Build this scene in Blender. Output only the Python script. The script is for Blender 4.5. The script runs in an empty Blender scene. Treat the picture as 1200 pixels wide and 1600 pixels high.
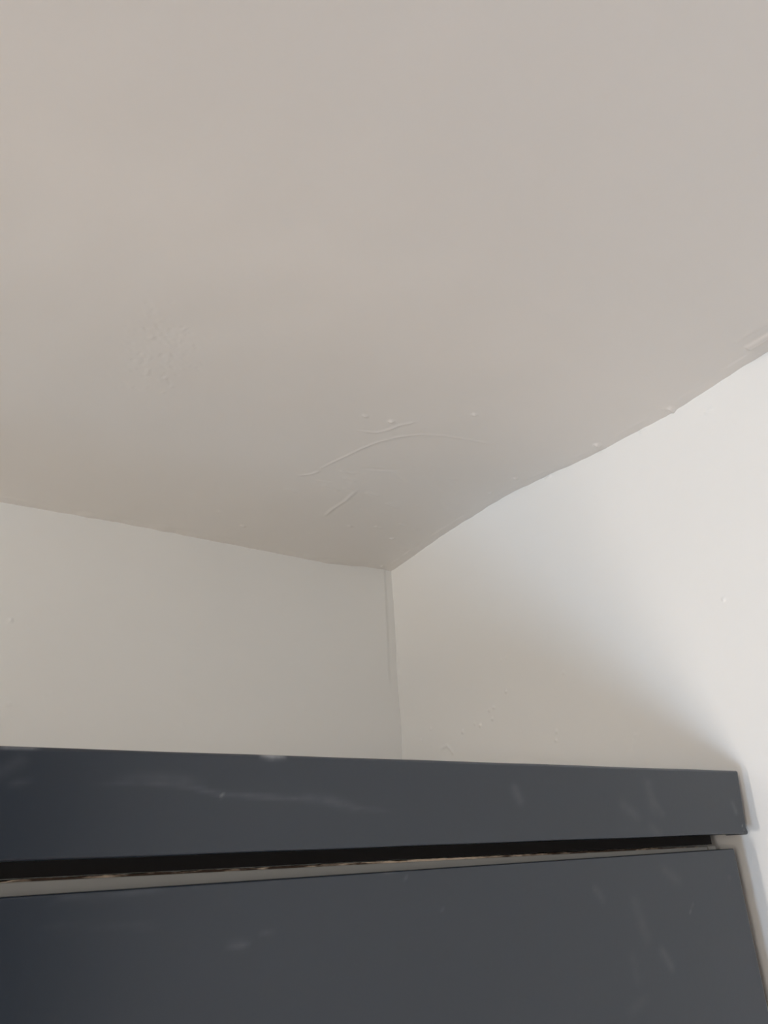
import bpy, bmesh, math, random
from mathutils import Vector, Matrix, noise
random.seed(7)
S = bpy.context.scene
C = bpy.context.scene.collection

# ------------------------------------------------------------------ camera
RIGHT = Vector((0.8313522671, -0.5540049341, -0.0439538501))
DOWN = Vector((0.1953822207, 0.3654019084, -0.9101138573))
FWD = Vector((0.5202683882, 0.7480374177, 0.4120204192))
CAM = Vector((0, 0, 1.9))
cd = bpy.data.cameras.new('camera')
cd.sensor_fit = 'VERTICAL'; cd.sensor_height = 24.0; cd.lens = 18.0    # 1200 px focal length in a 1600 px frame
cd.clip_start = 0.01
cam = bpy.data.objects.new('camera', cd); C.objects.link(cam)
M = Matrix((RIGHT, -DOWN, -FWD)).transposed().to_4x4(); M.translation = CAM
cam.matrix_world = M
S.camera = cam

def on(px, py, axis, v):
    """point of the real surface (axis = v) that is seen at this place of the photograph"""
    r = RIGHT*((px-600)/1200) + DOWN*((py-800)/1200) + FWD
    return CAM + r*((v-CAM[axis])/r[axis])

# ------------------------------------------------------------------ world, daylight and added fill, exposure
XR, YB, ZC = 0.7857, 1.1157, 2.396          # right wall, back wall, ceiling
XL, YF = -3.2, -2.3                        # left wall, wall behind the camera
FZ = -0.22                                  # floor level
# unseen left wall windows, middle and high ones added for fill: y0, y1, z0, z1
WIN = (-1.25, -0.75, 0.05, 1.10)
FILL_WIN2 = (-0.05, 0.35, 1.05, 1.70)  # added opening, placed to fit the wall and ceiling tones
FILL_WIN3 = (-2.05, -1.55, 1.45, 2.25)  # added opening for a warm fill light

w = bpy.data.worlds.new('daylight'); S.world = w; w.use_nodes = True
bg = w.node_tree.nodes['Background']
bg.inputs['Color'].default_value = (0.45, 0.68, 1.0, 1); bg.inputs['Strength'].default_value = 2.0

def area(name, loc, rot, sx, sy, energy, col):
    ld = bpy.data.lights.new(name, 'AREA'); ld.shape = 'RECTANGLE'; ld.size = sx; ld.size_y = sy
    ld.energy = energy; ld.color = col
    lo = bpy.data.objects.new(name, ld); C.objects.link(lo); lo.location = loc; lo.rotation_euler = rot
for nm, W, e, c in (('low_window_daylight', WIN, 70, (.56, .76, 1)), ('middle_window_fill', FILL_WIN2, 52, (1, .89, .79)), ('high_window_fill', FILL_WIN3, 74, (1, .885, .78))):  # middle and high lights are added fill, tinted to suit the tones
    area(nm, (XL-.11, (W[0]+W[1])/2, (W[2]+W[3])/2), (0, -math.pi/2, 0), W[3]-W[2], W[1]-W[0], e, c)

S.view_settings.view_transform = 'Standard'; S.view_settings.look = 'None'
S.view_settings.gamma = 1; S.view_settings.use_curve_mapping = False
S.view_settings.exposure = 0.0

# ------------------------------------------------------------------ materials
def mat(name, col, rough=0.5, bump=0.0, scale=60, spec=0.5, var=0.0, dist=0.001):
    m = bpy.data.materials.new(name); m.use_nodes = True
    nt = m.node_tree; b = nt.nodes['Principled BSDF']
    b.inputs['Base Color'].default_value = (*col, 1); b.inputs['Roughness'].default_value = rough
    b.inputs['Specular IOR Level'].default_value = spec
    tc = nt.nodes.new('ShaderNodeTexCoord')
    if bump:
        n = nt.nodes.new('ShaderNodeTexNoise'); n.inputs['Scale'].default_value = scale; n.inputs['Detail'].default_value = 4
        nt.links.new(tc.outputs['Object'], n.inputs['Vector'])
        bp = nt.nodes.new('ShaderNodeBump'); bp.inputs['Strength'].default_value = bump; bp.inputs['Distance'].default_value = dist
        nt.links.new(n.outputs['Fac'], bp.inputs['Height']); nt.links.new(bp.outputs['Normal'], b.inputs['Normal'])
    if var:
        n = nt.nodes.new('ShaderNodeTexNoise'); n.inputs['Scale'].default_value = 3.0; n.inputs['Detail'].default_value = 5
        nt.links.new(tc.outputs['Object'], n.inputs['Vector'])
        mx = nt.nodes.new('ShaderNodeMix'); mx.data_type = 'RGBA'
        mx.inputs['A'].default_value = (*[c*(1-var) for c in col], 1); mx.inputs['B'].default_value = (*[min(1, c*(1+var)) for c in col], 1)
        nt.links.new(n.outputs['Fac'], mx.inputs['Factor']); nt.links.new(mx.outputs['Result'], b.inputs['Base Color'])
    return m

paint_ceiling = mat('ceiling_paint', (0.885, 0.862, 0.835), 0.42, 0.12, 45, 0.35, 0.012)
paint_wall = mat('wall_paint', (0.872, 0.892, 0.892), 0.42, 0.10, 60, 0.35, 0.012)

paint_beige = mat('warm_bounce_beige_wall', (0.78, 0.68, 0.55), 0.6, 0.10, 60, 0.3)  # unseen wall, beige chosen to bounce warm light
paint_dark = mat('bounce_cut_dark_wall', (0.12, 0.095, 0.075), 0.7, 0.10, 60, 0.3)  # unseen wall, made dark to cut bounce and reflections on the door

def graphite():
    """dark blue grey satin paint with pale dusty smears and a painted edge highlight held in the 'dust' attribute"""
    m = mat('graphite_paint', (0.011, 0.0195, 0.033), 0.28, 0.05, 220, 0.75)
    nt = m.node_tree; b = nt.nodes['Principled BSDF']
    a = nt.nodes.new('ShaderNodeAttribute'); a.attribute_name = 'pale_marks'
    tc = nt.nodes.new('ShaderNodeTexCoord')
    n = nt.nodes.new('ShaderNodeTexNoise'); n.inputs['Scale'].default_value = 90; n.inputs['Detail'].default_value = 5
    nt.links.new(tc.outputs['Object'], n.inputs['Vector'])
    mr = nt.nodes.new('ShaderNodeMapRange'); mr.inputs['From Min'].default_value = 0.3; mr.inputs['From Max'].default_value = 0.7
    mr.inputs['To Min'].default_value = 0.45; mr.inputs['To Max'].default_value = 1.0
    nt.links.new(n.outputs['Fac'], mr.inputs['Value'])
    mul = nt.nodes.new('ShaderNodeMath'); mul.operation = 'MULTIPLY'
    nt.links.new(a.outputs['Fac'], mul.inputs[0]); nt.links.new(mr.outputs['Result'], mul.inputs[1])
    mx = nt.nodes.new('ShaderNodeMix'); mx.data_type = 'RGBA'
    mx.inputs['A'].default_value = (0.011, 0.0195, 0.033, 1); mx.inputs['B'].default_value = (0.42, 0.44, 0.47, 1)
    nt.links.new(mul.outputs[0], mx.inputs['Factor']); nt.links.new(mx.outputs['Result'], b.inputs['Base Color'])
    return m
graphite_paint = graphite()
carcass_mat = mat('carcass_board', (0.36, 0.365, 0.35), 0.5, 0.05, 150, 0.4, 0.03)
bounce_board_mat = mat('warm_bounce_board', (0.80, 0.70, 0.55), 0.5)  # pale warm tone chosen to bounce light up behind the cornice
gap_shade_mat = mat('gap_shade_black', (0.006, 0.005, 0.005), 0.9)  # near black, paints the shade of the gap under the cornice
metal = mat('brushed_metal', (0.55, 0.55, 0.54), 0.35)
metal.node_tree.nodes['Principled BSDF'].inputs['Metallic'].default_value = 1
frame_mat = mat('white_gloss', (0.8, 0.8, 0.79), 0.3)

def chip_material():
    m = mat('raw_chipboard', (0.09, 0.05, 0.028), 0.85, 0.5, 500)
    nt = m.node_tree; b = nt.nodes['Principled BSDF']
    tc = nt.nodes.new('ShaderNodeTexCoord'); mp = nt.nodes.new('ShaderNodeMapping'); mp.inputs['Scale'].default_value = (70, 200, 420)
    nt.links.new(tc.outputs['Object'], mp.inputs['Vector'])
    n = nt.nodes.new('ShaderNodeTexNoise'); n.inputs['Scale'].default_value = 1.0; n.inputs['Detail'].default_value = 3
    nt.links.new(mp.outputs['Vector'], n.inputs['Vector'])
    a = nt.nodes.new('ShaderNodeAttribute'); a.attribute_name = 'pale_marks'
    ad = nt.nodes.new('ShaderNodeMath'); ad.operation = 'MULTIPLY_ADD'; ad.inputs[1].default_value = 0.24
    nt.links.new(a.outputs['Fac'], ad.inputs[0]); nt.links.new(n.outputs['Fac'], ad.inputs[2])
    r = nt.nodes.new('ShaderNodeValToRGB')
    r.color_ramp.elements[0].position = 0.50; r.color_ramp.elements[0].color = (0.05, 0.030, 0.018, 1)
    r.color_ramp.elements[1].position = 0.76; r.color_ramp.elements[1].color = (0.75, 0.62, 0.48, 1)
    nt.links.new(ad.outputs[0], r.inputs['Fac']); nt.links.new(r.outputs['Color'], b.inputs['Base Color'])
    return m
chip_mat = chip_material()

def floor_material():
    m = mat('oak_floorboards', (0.42, 0.27, 0.15), 0.5)
    nt = m.node_tree; b = nt.nodes['Principled BSDF']
    tc = nt.nodes.new('ShaderNodeTexCoord')
    br = nt.nodes.new('ShaderNodeTexBrick'); br.inputs['Scale'].default_value = 1
    br.inputs['Brick Width'].default_value = 1.2; br.inputs['Row Height'].default_value = 0.14; br.inputs['Mortar Size'].default_value = 0.002
    br.inputs['Color1'].default_value = (0.50, 0.34, 0.19, 1); br.inputs['Color2'].default_value = (0.40, 0.26, 0.14, 1)
    br.inputs['Mortar'].default_value = (0.08, 0.05, 0.03, 1)
    nt.links.new(tc.outputs['Object'], br.inputs['Vector']); nt.links.new(br.outputs['Color'], b.inputs['Base Color'])
    return m
floor_mat = floor_material()

def glass_material():
    m = bpy.data.materials.new('window_glass'); m.use_nodes = True
    nt = m.node_tree; nt.nodes.clear()
    o = nt.nodes.new('ShaderNodeOutputMaterial'); t = nt.nodes.new('ShaderNodeBsdfTransparent'); g = nt.nodes.new('ShaderNodeBsdfGlossy')
    g.inputs['Roughness'].default_value = 0.02
    mx = nt.nodes.new('ShaderNodeMixShader'); mx.inputs[0].default_value = 0.06
    nt.links.new(t.outputs[0], mx.inputs[1]); nt.links.new(g.outputs[0], mx.inputs[2]); nt.links.new(mx.outputs[0], o.inputs[0])
    return m
glass_mat = glass_material()

# ------------------------------------------------------------------ mesh helpers
def link(name, me, m, parent=None, smooth=False):
    o = bpy.data.objects.new(name, me); C.objects.link(o)
    if m: me.materials.append(m)
    if smooth:
        for p in me.polygons: p.use_smooth = True
    if parent: o.parent = parent
    return o

def box_bm(bm, x0, x1, y0, y1, z0, z1):
    r = bmesh.ops.create_cube(bm, size=1)
    for v in r['verts']:
        v.co = Vector(((x0+x1)/2+v.co.x*(x1-x0), (y0+y1)/2+v.co.y*(y1-y0), (z0+z1)/2+v.co.z*(z1-z0)))
    return r['verts']

def box(name, x0, x1, y0, y1, z0, z1, m, parent=None, bevel=0.0, seg=2):
    bm = bmesh.new(); box_bm(bm, x0, x1, y0, y1, z0, z1)
    if bevel: bmesh.ops.bevel(bm, geom=bm.edges[:], offset=bevel, segments=seg, profile=0.5, affect='EDGES')
    me = bpy.data.meshes.new(name); bm.to_mesh(me); bm.free()
    return link(name, me, m, parent)

def structure(o):
    o['kind'] = 'structure'; return o

def interp(pts, t):
    if t <= pts[0][0]: return pts[0][1]
    for (a, u), (b, v) in zip(pts, pts[1:]):
        if t <= b:
            k = (t-a)/(b-a); k = k*k*(3-2*k)*0.5+k*0.5
            return u+(v-u)*k
    return pts[-1][1]

def seg_dist(p, a, b):
    ab = (b[0]-a[0], b[1]-a[1]); ap = (p[0]-a[0], p[1]-a[1])
    L = ab[0]**2+ab[1]**2
    t = max(0, min(1, (ap[0]*ab[0]+ap[1]*ab[1])/L)) if L else 0
    return math.hypot(ap[0]-ab[0]*t, ap[1]-ab[1]*t), t

class Relief:
    """trowel ridges and lumps of old plaster, in the two in-plane coordinates of a surface"""
    def __init__(s): s.items = []
    def ridge(s, pts, w, h):
        n = len(pts)-1
        for i, (a, b) in enumerate(zip(pts, pts[1:])):
            s.items.append((a, b, w, h, (0.35 if i == 0 else 1), (0.2 if i == n-1 else 1)))
    def lump(s, p, w, h, dx=0, dy=0): s.items.append((p, (p[0]+dx, p[1]+dy), w, h, 1, 1))
    def index(s):
        s.g = {}
        for it in s.items:
            a, b, w = it[0], it[1], it[2]; r = 3*w
            for i in range(int(math.floor((min(a[0], b[0])-r)/.02)), int(math.floor((max(a[0], b[0])+r)/.02))+1):
                for j in range(int(math.floor((min(a[1], b[1])-r)/.02)), int(math.floor((max(a[1], b[1])+r)/.02))+1):
                    s.g.setdefault((i, j), []).append(it)
    def __call__(s, u, v):
        best = 0
        for a, b, w, h, e0, e1 in s.g.get((int(math.floor(u/.02)), int(math.floor(v/.02))), ()):
            d, t = seg_dist((u, v), a, b)
            if d < 3*w:
                k = h*math.exp(-(d/w)**2)*(e0+(1-e0)*min(1, t*3))*(e1+(1-e1)*min(1, (1-t)*3))
                if abs(k) > abs(best): best = k
        return best*1.45

def steps(a, b, fa, fb, fine, coarse=0.15):
    """grid lines from a to b, fine between fa and fb"""
    out = []
    def run(p, q, st):
        n = max(1, round((q-p)/st)); out.extend(p+(q-p)*i/n for i in range(n))
    if fa > a: run(a, fa, coarse)
    run(max(a, fa), min(b, fb), fine)
    if fb < b: run(fb, b, coarse)
    out.append(b); return out

def sheet(name, us, vs, f, m, flip, thick, out):
    """relief surface with real thickness: f(u, v) -> point; out = direction away from the room"""
    verts = [f(u, v) for v in vs for u in us]; n = len(us); faces = []
    for j in range(len(vs)-1):
        for i in range(n-1):
            q = (j*n+i, j*n+i+1, (j+1)*n+i+1, (j+1)*n+i)
            faces.append(q[::-1] if flip else q)
    k = len(verts)
    ring = [i for i in range(n)] + [j*n+n-1 for j in range(1, len(vs))] + [(len(vs)-1)*n+i for i in range(n-2, -1, -1)] + [j*n for j in range(len(vs)-2, 0, -1)]
    o = Vector(out)
    far = []
    for r in ring:
        far.append(len(verts)); p = Vector(verts[r]); verts.append(tuple(p+o*thick))
    for a in range(len(ring)):
        b = (a+1) % len(ring)
        q = (ring[a], far[a], far[b], ring[b]); faces.append(q[::-1] if flip else q)
    faces.append(tuple(far) if flip else tuple(far[::-1]))
    me = bpy.data.meshes.new(name); me.from_pydata([tuple(v) for v in verts], [], faces); me.update()
    ob = link(name, me, m)
    for i, p in enumerate(me.polygons): p.use_smooth = i < (n-1)*(len(vs)-1)
    return structure(ob)

# ------------------------------------------------------------------ the room
xy = lambda px, py: tuple(on(px, py, 2, ZC)[:2])
yz = lambda px, py: tuple(on(px, py, 0, XR)[1:])
xz = lambda px, py: (lambda p: (p[0], p[2]))(on(px, py, 1, YB))

# the old ceiling line is not quite level: sag along the right wall and along the back wall
edge_r = sorted((lambda p: (p[0], p[1]-ZC))(yz(*q)) for q in
                [(612, 890), (700, 831), (800, 770), (937, 705), (1040, 651), (1200, 551)])
edge_b = sorted((lambda p: (p[0], p[1]-ZC))(xz(*q)) for q in
                [(0, 785), (207, 822), (415, 860), (510, 879), (600, 890)])
edge_b.insert(0, (-0.6, edge_b[0][1])); edge_r.insert(0, (-0.4, 0.0))

R = Relief()
R.ridge([xy(*p) for p in [(468, 743), (486, 741), (500, 736)]], .0018, -.0006)
R.ridge([xy(*p) for p in [(500, 733), (518, 724), (540, 714), (565, 702), (590, 692), (620, 684), (655, 680), (690, 682), (730, 688), (770, 697)]], .0013, -.0005)
R.ridge([xy(*p) for p in [(560, 674), (588, 677), (605, 673), (625, 665), (650, 660)]], .0018, -.0005)
R.ridge([xy(*p) for p in [(508, 804), (520, 794), (540, 782), (558, 766)]], .0028, -.0007)
R.ridge([xy(*p) for p in [(568, 733), (590, 735), (620, 737)]], .0025, .0006)
for p, w_, h, d in [((740, 648), .0020, -.0016, .003), ((610, 659), .0022, -.0016, .002), ((568, 650), .002, -.001, .004),
                    ((378, 817), .0022, -.0014, .004), ((343, 795), .002, -.0008, .004), ((546, 821), .0024, -.0012, .003),
                    ((625, 822), .002, -.0012, .012), ((588, 824), .002, -.001, .012), ((612, 844), .0024, -.0014, .002), ((650, 833), .002, -.0012, .006),
                    ((575, 770), .003, -.0006, .02), ((605, 790), .0025, -.0006, .02), ((450, 763), .0025, -.0005, .012),
                    ((1131, 324), .004, -.0016, .006), ((705, 215), .004, -.0007, .006), ((805, 757), .0022, -.002, .003),
                    ((767, 782), .0018, -.002, .001), ((932, 698), .0026, -.003, .006), ((1047, 641), .003, -.0022, .010),
                    ((1172, 552), .0026, -.0028, .006), ((1155, 540), .002, -.0012, .003), ((596, 884), .002, -.002, .002), ((300, 770), .003, -.0004, .01)]:
    a = xy(*p); R.lump(a, w_, h, d, d*.25)
rr = random.Random(3)
for i in range(120):                                                  # patch of brush and roller marks
    px = rr.gauss(245, 36); py = rr.gauss(545, 38); a = xy(px, py); ang = rr.uniform(.4, 1.9); L = rr.uniform(.002, .008)
    R.lump(a, rr.uniform(.0010, .0017), rr.choice((-1, 1))*rr.uniform(.00008, .0003), L*math.cos(ang), L*math.sin(ang))
for i in range(26):                                                  # trowel drags near the corner
    px = rr.uniform(470, 720); py = rr.uniform(730, 860)
    if py > 890-.0*px and px > 640: continue
    a = xy(px, py); ang = rr.gauss(.1, .25); L = rr.uniform(.008, .03)
    R.lump(a, rr.uniform(.0018, .003), rr.choice((-1, 1))*rr.uniform(.0001, .00045), L*math.cos(ang), L*math.sin(ang))
R.index()

def ceiling_at(x, y):
    z = ZC
    d = XR-x
    if d < 0.30: z += interp(edge_r, y)*(1-d/0.30)**2 if d > 0 else interp(edge_r, y)
    d = YB-y
    if d < 0.30: z += interp(edge_b, x)*(1-max(d, 0)/0.30)**2
    z += 0.0022*noise.noise((x*3.1, y*3.1, 0)) + 0.0006*noise.noise((x*14, y*14, 3))
    if d < .02 or XR-x < .02: z += 0.0012*noise.noise((x*45, y*45, 9))
    return (x, y, z+R(x, y))
ceiling = sheet('ceiling', steps(XL-.1, XR+.02, 0.02, XR+.02, .0018), steps(YF-.1, YB+.02, 0.35, YB+.02, .0018), ceiling_at, paint_ceiling, True, .08, (0, 0, 1))

R2 = Relief()
for p, h in [((783, 1033), -.0008), ((791, 1029), -.0007), ((790, 1081), -.0012), ((771, 1106), -.001), ((764, 1110), -.0014), ((769, 1124), -.001), ((750, 1134), -.0014),
             ((741, 1131), -.0007), ((722, 1144), -.0014), ((670, 1139), -.0007), ((655, 1157), -.0006), ((869, 1144), -.0012), ((868, 1157), -.0009), ((1130, 937), -.0008),
             ((992, 1150), -.0006), ((706, 1176), -.001), ((880, 1052), -.0006)]:
    R2.lump(yz(*p), .0015, h*1.6, 0, .001)
R2.ridge([yz(*p) for p in [(688, 1169), (698, 1165), (704, 1172), (708, 1179)]], .002, -.0011)
R2.ridge([yz(*p) for p in [(1000, 1143), (988, 1165), (984, 1190)]], .003, -.0004)
for q in [(1112, 640), (1190, 560), (860, 745), (1010, 670)]: R2.lump(yz(*q), .0025, -.0012, .006, .0)
R2.index()
R3 = Relief()
for p, h in [((16, 970), -.0012), ((14, 1101), -.0012), ((287, 1134), -.0008), ((75, 1085), -.0005)]: R3.lump(xz(*p), .0018, h*1.5, 0, .001)
R3.index()

bead = [(1.9, .003), (2.06, .0038), (2.10, .0052), (2.12, .0050), (2.155, .0026), (2.18, .0022), (2.25, .0036), (2.31, .0033), (2.40, .0020)]
def right_at(y, z):
    x = XR + 0.0025*noise.noise((7, y*2.6, z*2.6)) + 0.0005*noise.noise((2, y*15, z*15))
    k = YB-y
    if 0 <= k < .012: x += -(.0016+.0012*noise.noise((5, 1, z*60)))*(1-k/.012)       # filler bead in the corner
    if k < .25: x += interp(bead, z)*(1-max(k, 0)/.25)
    return (x+R2(y, z), y, z)
def back_at(x, z):
    y = YB + 0.0025*noise.noise((x*2.6, 11, z*2.6)) + 0.0005*noise.noise((x*15, 4, z*15))
    k = XR-x
    if z > 2.17 and k < .016:                                        # shallow groove beside the corner, ends part way down
        y += .0022*min(1, (.016-k)/.004)*min(1, (z-2.17)/.03)
    return (x, y+R3(x, z), z)
sheet('wall_right', steps(YF-.1, YB+.02, 0.40, YB+.02, .0016), steps(FZ, ZC+.03, 1.86, ZC+.03, .0016), right_at, paint_wall, True, .1, (1, 0, 0))
sheet('wall_back', steps(XL-.1, XR+.02, 0.02, XR+.02, .0026), steps(FZ, ZC+.03, 1.93, ZC+.03, .0026), back_at, paint_wall, False, .1, (0, 1, 0))
bm = bmesh.new(); T = ZC+.02; yy = YF-.1
for W in (FILL_WIN3, WIN, FILL_WIN2):
    box_bm(bm, XL-.1, XL, yy, W[0], FZ, T); box_bm(bm, XL-.1, XL, W[0], W[1], FZ, W[2]); box_bm(bm, XL-.1, XL, W[0], W[1], W[3], T); yy = W[1]
box_bm(bm, XL-.1, XL, yy, YB+.1, FZ, T)
me = bpy.data.meshes.new('wall_left'); bm.to_mesh(me); bm.free(); structure(link('wall_left', me, paint_beige))
structure(box('wall_front', XL-.1, XR+.1, YF-.1, YF, FZ, ZC+.02, paint_dark))
structure(box('floor', XL-.1, XR+.1, YF-.1, YB+.1, FZ-.05, FZ, floor_mat))

def window(name, loc, rot, wd, ht):
    win = bpy.data.objects.new(name, None); C.objects.link(win); win.location = loc; win.rotation_euler.z = rot; structure(win)
    bm = bmesh.new(); t = .04; h = wd/2
    for a in ((-h, h, 0, t), (-h, h, ht-t, ht), (-h, -h+t, 0, ht), (h-t, h, 0, ht)): box_bm(bm, a[0], a[1], -.025, .025, a[2], a[3])
    me = bpy.data.meshes.new('window_frame'); bm.to_mesh(me); bm.free(); link('window_frame', me, frame_mat, win)
    box('pane', -h+.02, h-.02, -.004, .004, .02, ht-.02, glass_mat, win)
for i, W in enumerate((WIN, FILL_WIN2, FILL_WIN3)):
    window('window_%d' % (i+1), (XL-.05, (W[0]+W[1])/2, W[2]), math.pi/2, W[1]-W[0], W[3]-W[2])  # second and third are added openings for the fill lights

# ------------------------------------------------------------------ the wardrobe
X0, X1 = -0.78, 0.7445                      # outer faces of the carcass
YD = 0.495                                  # door front
YC = 0.487                                  # cornice front
DT, DTH = 1.8948, 0.018
root = bpy.data.objects.new('wardrobe', None); C.objects.link(root)
root.location = ((X0+X1)/2, YB-.31, FZ)
root['label'] = 'tall dark blue-grey painted wardrobe with dusty cornice in the white room corner'
root['category'] = 'wardrobe'
OFF = Vector(root.location)
def wbox(name, x0, x1, y0, y1, z0, z1, m, bevel=0.0, seg=2, parent=None):
    o = box(name, x0-OFF.x, x1-OFF.x, y0-OFF.y, y1-OFF.y, z0-OFF.z, z1-OFF.z, m, parent or root, bevel, seg); return o

def dusty(name, xs, zs, shape, thick, marks, m, parent):
    """board facing the room: a fine front grid wrapped over rounded edges, with smears and any painted highlight in 'dust'"""
    n = len(xs); verts = []; faces = []; pale_marks = []
    for z in zs:
        for x in xs:
            p = shape(x, z); verts.append(p); pale_marks.append(marks(p[0], p[2]))
    for j in range(len(zs)-1):
        for i in range(n-1): faces.append((j*n+i, j*n+i+1, (j+1)*n+i+1, (j+1)*n+i))
    ring = list(range(n)) + [j*n+n-1 for j in range(1, len(zs))] + [(len(zs)-1)*n+i for i in range(n-2, -1, -1)] + [j*n for j in range(len(zs)-2, 0, -1)]
    far = []
    for r in ring:
        p = verts[r]; far.append(len(verts)); verts.append((p[0], verts[n*(len(zs)//2)+n//2][1]+thick, p[2])); pale_marks.append(0)
    for a in range(len(ring)):
        b = (a+1) % len(ring); faces.append((ring[b], ring[a], far[a], far[b]))
    faces.append(tuple(far[::-1]))
    me = bpy.data.meshes.new(name); me.from_pydata([tuple(Vector(v)-OFF) for v in verts], [], faces); me.update()
    at = me.attributes.new('pale_marks', 'FLOAT', 'POINT')
    for i, d in enumerate(pale_marks): at.data[i].value = d
    o = link(name, me, m, parent)
    ng = (n-1)*(len(zs)-1)
    for i, p in enumerate(me.polygons): p.use_smooth = i < ng
    return o

def round_edge(d, r):
    """how far a surface drops back at distance d from its edge for an edge radius r"""
    return 0 if d >= r else r-math.sqrt(max(0, r*r-(r-d)**2))

def smear_set(axis_y, items):
    S_ = []
    for pts, w_, k in items:
        P = [on(px, py, 1, axis_y) for px, py in pts]; P = [(p[0], p[2]) for p in P]
        if len(P) == 1: P = [P[0], (P[0][0]+.0004, P[0][1])]
        S_.append((P, w_, k))
    def f(x, z):
        t = 0
        for P, w_, k in S_:
            if not (min(p[0] for p in P)-3*w_ < x < max(p[0] for p in P)+3*w_): continue
            d, q = min((seg_dist((x, z), a, b)[0], i) for i, (a, b) in enumerate(zip(P, P[1:])))
            if d < 3*w_:
                ends = min(1, (abs(x-P[0][0])+w_)/(.15*abs(P[-1][0]-P[0][0])+w_), (abs(x-P[-1][0])+w_)/(.15*abs(P[-1][0]-P[0][0])+w_))
                t = max(t, (k*1.5 if k < .2 else k)*math.exp(-(d/w_)**2)*ends)
        return min(1, t)
    return f

CT, CB = 1.9675, 1.9080
cornice_marks = smear_set(YC, [
    ([(140, 1226), (210, 1222), (290, 1228), (345, 1241), (430, 1246), (500, 1250), (560, 1262), (615, 1268)], .0016, .06),
    ([(190, 1219), (250, 1216), (310, 1224)], .0035, .04), ([(470, 1246), (520, 1252), (560, 1263)], .0030, .05), ([(0, 1205), (30, 1190)], .004, .04),
    ([(20, 1224), (45, 1221)], .002, .05), ([(347, 1243)], .0012, .45), ([(0, 1167), (60, 1169)], .0012, .35), ([(60, 1169), (1148, 1206)], .0007, .10),  # both top edge lines paint the light caught by the rounded edge
    ([(804, 1232), (812, 1250)], .004, .06), ([(1012, 1225), (1022, 1262)], .006, .04), ([(975, 1258), (995, 1275)], .005, .035), ([(1020, 1250), (1034, 1270)], .004, .04),
    ([(1018, 1295), (1030, 1303)], .005, .035), ([(1145, 1255), (1150, 1268)], .003, .06), ([(1160, 1291)], .0007, .8), ([(1162, 1296)], .0006, .5),
    ([(410, 1179), (444, 1181)], .0018, 1.1), ([(418, 1179), (432, 1180)], .0022, 1.1)])
rn = random.Random(5)
def cornice_shape(x, z):
    u = (x-X0)/(0.766-X0)
    k = (z-CB)/(CT-CB)
    xr_ = .7590+.0070*k                                              # the end is cut a little out of square
    X = (X0-.018)+(xr_-(X0-.018))*u
    e = min(CT-z, 9); b = z-CB; s = (1-u)*1.54
    y = YC + round_edge(e, .0022) + round_edge(b, .0018) + round_edge(s, .0012)
    y += .0008*noise.noise((x*3, 0, z*9))
    zz = z + (.0004*noise.noise((x*9, 3, 0)) if b < .004 or e < .004 else 0)
    if s < .004 and b < .003: zz -= .0010; X += .0018
    return (X, y, zz)
cx = steps(X0, .766, 0.04, .760, .0022, .05); cx += [.7610, .7620, .7630, .7640, .7648, .7654, .7658, .7660]; cx = sorted(set(cx))
cz = [CB, CB+.0002, CB+.0005, CB+.001, CB+.002, CB+.003] + [CB+.003+(CT-CB-.006)*i/26 for i in range(1, 26)] + [CT-.003, CT-.0022, CT-.0015, CT-.0009, CT-.0004, CT-.0001, CT]
cornice = dusty('cornice', cx, cz, cornice_shape, .022, cornice_marks, graphite_paint, root)
cornice['label'] = 'dark painted cornice board with pale dusty smears'
wbox('cornice_return', .7430, .7610, YC+.0235, YB-.02, CB, CT-.001, graphite_paint)
wbox('cornice_return', X0-.018, X0, YC+.0235, YB-.02, CB, CT-.001, graphite_paint)
wbox('gap_shade_spacer', X0+.02, X1+.010, YC+.075, YB-.04, 1.8995, 1.9080, gap_shade_mat)
wbox('gap_shade_spacer', X0+.02, .741, YC+.030, YC+.0745, 1.8995, 1.9080, gap_shade_mat)  # block added to fill the gap with painted shade
wbox('roof_bounce_board', X0, X1-.002, YC+.0235, YB-.02, 1.9085, 1.925, bounce_board_mat)  # unseen top, acts as an added reflector for wall and ceiling

TP = 1.8976
wbox('top_panel', X0, .7285, YD+DTH+.001, YB-.012, TP-.018, TP, carcass_mat, .0004, 1)['label'] = 'pale grey top board showing above the door'
wbox('edge_block', .7305, X1-.002, YD+DTH+.0012, YD+.06, TP-.018, TP+.0006, carcass_mat, .0006, 1)
# torn chipboard edge on top of the pale board
xs = [X0+.01+(X1-.03-X0-.01)*i/700 for i in range(701)]; verts = []; faces = []; dl = []
for i, x in enumerate(xs):
    k = 1 if .09 < x < .66 else .5
    h = .0013+.0007*noise.noise((x*60, 1, 1))+.0005*noise.noise((x*300, 5, 1))
    h = max(.0004, h*k); yf = YD+DTH+.0016+.0006*noise.noise((x*200, 9, 0))
    verts += [(x, yf, TP), (x, yf, TP+h), (x, yf+.03, TP+h), (x, yf+.03, TP)]
    c = max(0, 1-abs(x-.39)/.12); dl += [c]*4
    if i:
        a = (i-1)*4; b = i*4
        for q in range(4): faces.append((a+q, b+q, b+(q+1) % 4, a+(q+1) % 4))
faces += [(0, 1, 2, 3), tuple(len(verts)-4+q for q in (3, 2, 1, 0))]
me = bpy.data.meshes.new('chipped_edge'); me.from_pydata([tuple(Vector(v)-OFF) for v in verts], [], faces); me.update()
at = me.attributes.new('pale_marks', 'FLOAT', 'POINT')
for i, d in enumerate(dl): at.data[i].value = d
link('chipped_edge', me, chip_mat, root)['label'] = 'brown torn chipboard edge with pale splinters'

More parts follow.
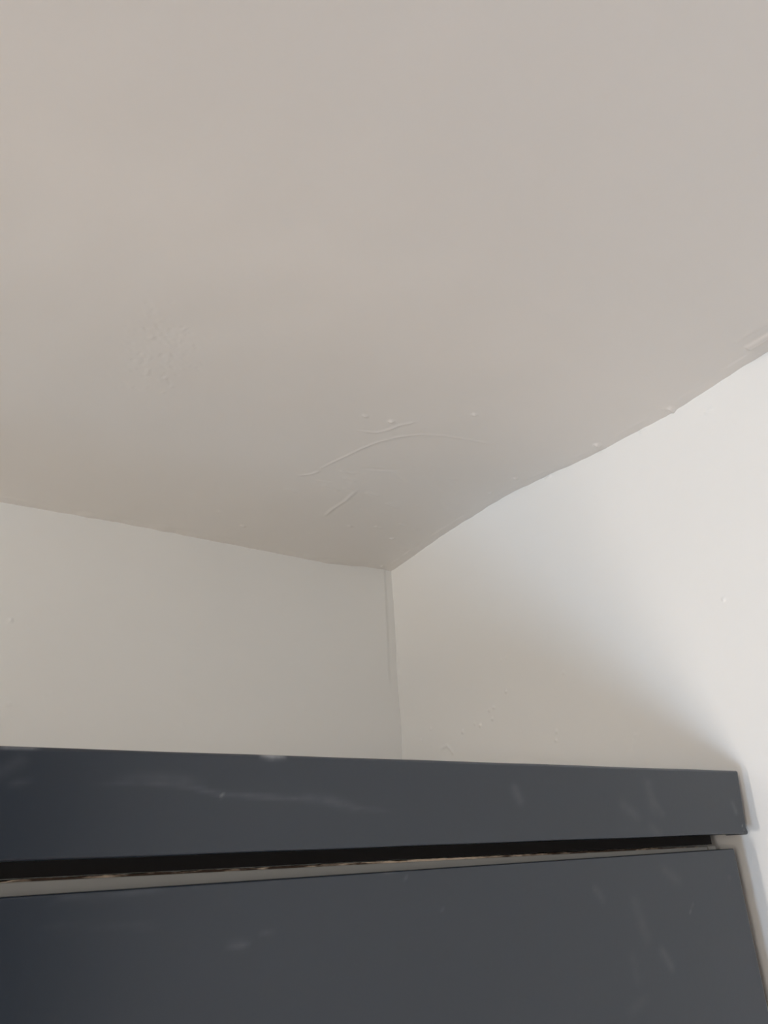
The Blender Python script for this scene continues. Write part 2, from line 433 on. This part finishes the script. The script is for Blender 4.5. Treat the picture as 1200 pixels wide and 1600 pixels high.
wbox('side_panel', X1-.018, X1, YD+DTH+.001, YB-.012, FZ, TP-.0185, graphite_paint)
wbox('side_panel', X0, X0+.018, YD+DTH+.001, YB-.012, FZ, TP-.0185, graphite_paint)
wbox('back_panel', X0+.018, X1-.018, YB-.018, YB-.012, FZ+.08, TP-.0185, carcass_mat)
wbox('bottom_panel', X0+.018, X1-.018, YD+DTH+.001, YB-.018, FZ+.08, FZ+.098, carcass_mat)
wbox('divider', -.027, -.009, YD+DTH+.001, YB-.018, FZ+.098, TP-.0185, carcass_mat)
wbox('plinth', X0+.018, X1-.018, YD+.05, YD+.068, FZ, FZ+.08, graphite_paint)

door_marks = smear_set(YD, [
    ([(75, 1412), (95, 1404), (150, 1402), (200, 1396), (260, 1388)], .0014, .05), ([(60, 1448), (240, 1446)], .0015, .015), ([(360, 1477), (385, 1476)], .002, .07),
    ([(205, 1448), (240, 1447)], .0015, .03), ([(410, 1457), (425, 1459)], .0015, .04), ([(600, 1363), (620, 1361)], .001, .07), ([(635, 1372)], .001, .08), ([(690, 1422)], .001, .07),
    ([(930, 1388), (942, 1404)], .003, .05), ([(1040, 1360), (1060, 1375)], .005, .03), ([(993, 1412), (1003, 1440), (1010, 1465)], .006, .03), ([(1035, 1488), (1050, 1510)], .004, .055),
    ([(1084, 1415)], .0007, .9), ([(1081, 1421), (1079, 1427)], .0006, .5), ([(985, 1580), (1010, 1560)], .004, .03), ([(1140, 1372)], .002, .04), ([(990, 1500), (996, 1530)], .005, .02)])
def door(x0, x1, drop, handle_x):
    zb = FZ+.09
    def shape(x, z):
        k = (z-zb)/(DT-zb); e = DT-z; sx = min(x-x0, x1-x); b = z-zb
        y = YD + round_edge(e, .0012) + round_edge(sx, .0012) + round_edge(b, .0012) + .0006*noise.noise((x*3, 2, z*3))
        zz = z - drop*(x1-x)*min(1, k*1.0)                            # the door has dropped on its hinges
        return (x, y, zz)
    r = [0, .0002, .0005, .0008, .0012, .002]
    fa = max(x0+.002, .06)
    mid = steps(x0+.002, x1-.002, min(fa, x1-.01), x1-.002, .0028 if x1 > .2 else .05, .05)
    xs_ = sorted(set([x0+q for q in r]+mid+[x1-q for q in r]))
    zs_ = sorted(set([zb+q for q in r]+steps(zb+.002, DT-.002, 1.74 if x1 > .2 else 1.8, DT-.002, .0028 if x1 > .2 else .05, .2)+[DT-q for q in r]))
    d = dusty('door', xs_, zs_, shape, DTH, door_marks, graphite_paint, root)
    h = bmesh.new()
    box_bm(h, handle_x-.006, handle_x+.006, YD-.032, YD-.022, .98, 1.14)
    box_bm(h, handle_x-.005, handle_x+.005, YD-.024, YD+.001, 1.0, 1.01); box_bm(h, handle_x-.005, handle_x+.005, YD-.024, YD+.001, 1.11, 1.12)
    bmesh.ops.translate(h, verts=h.verts[:], vec=-OFF)
    me = bpy.data.meshes.new('handle'); h.to_mesh(me); h.free(); link('handle', me, metal, d)
    return d
door(-.0165, .7440, .0063, .035)
door(X0, -.0195, .0, -.071)
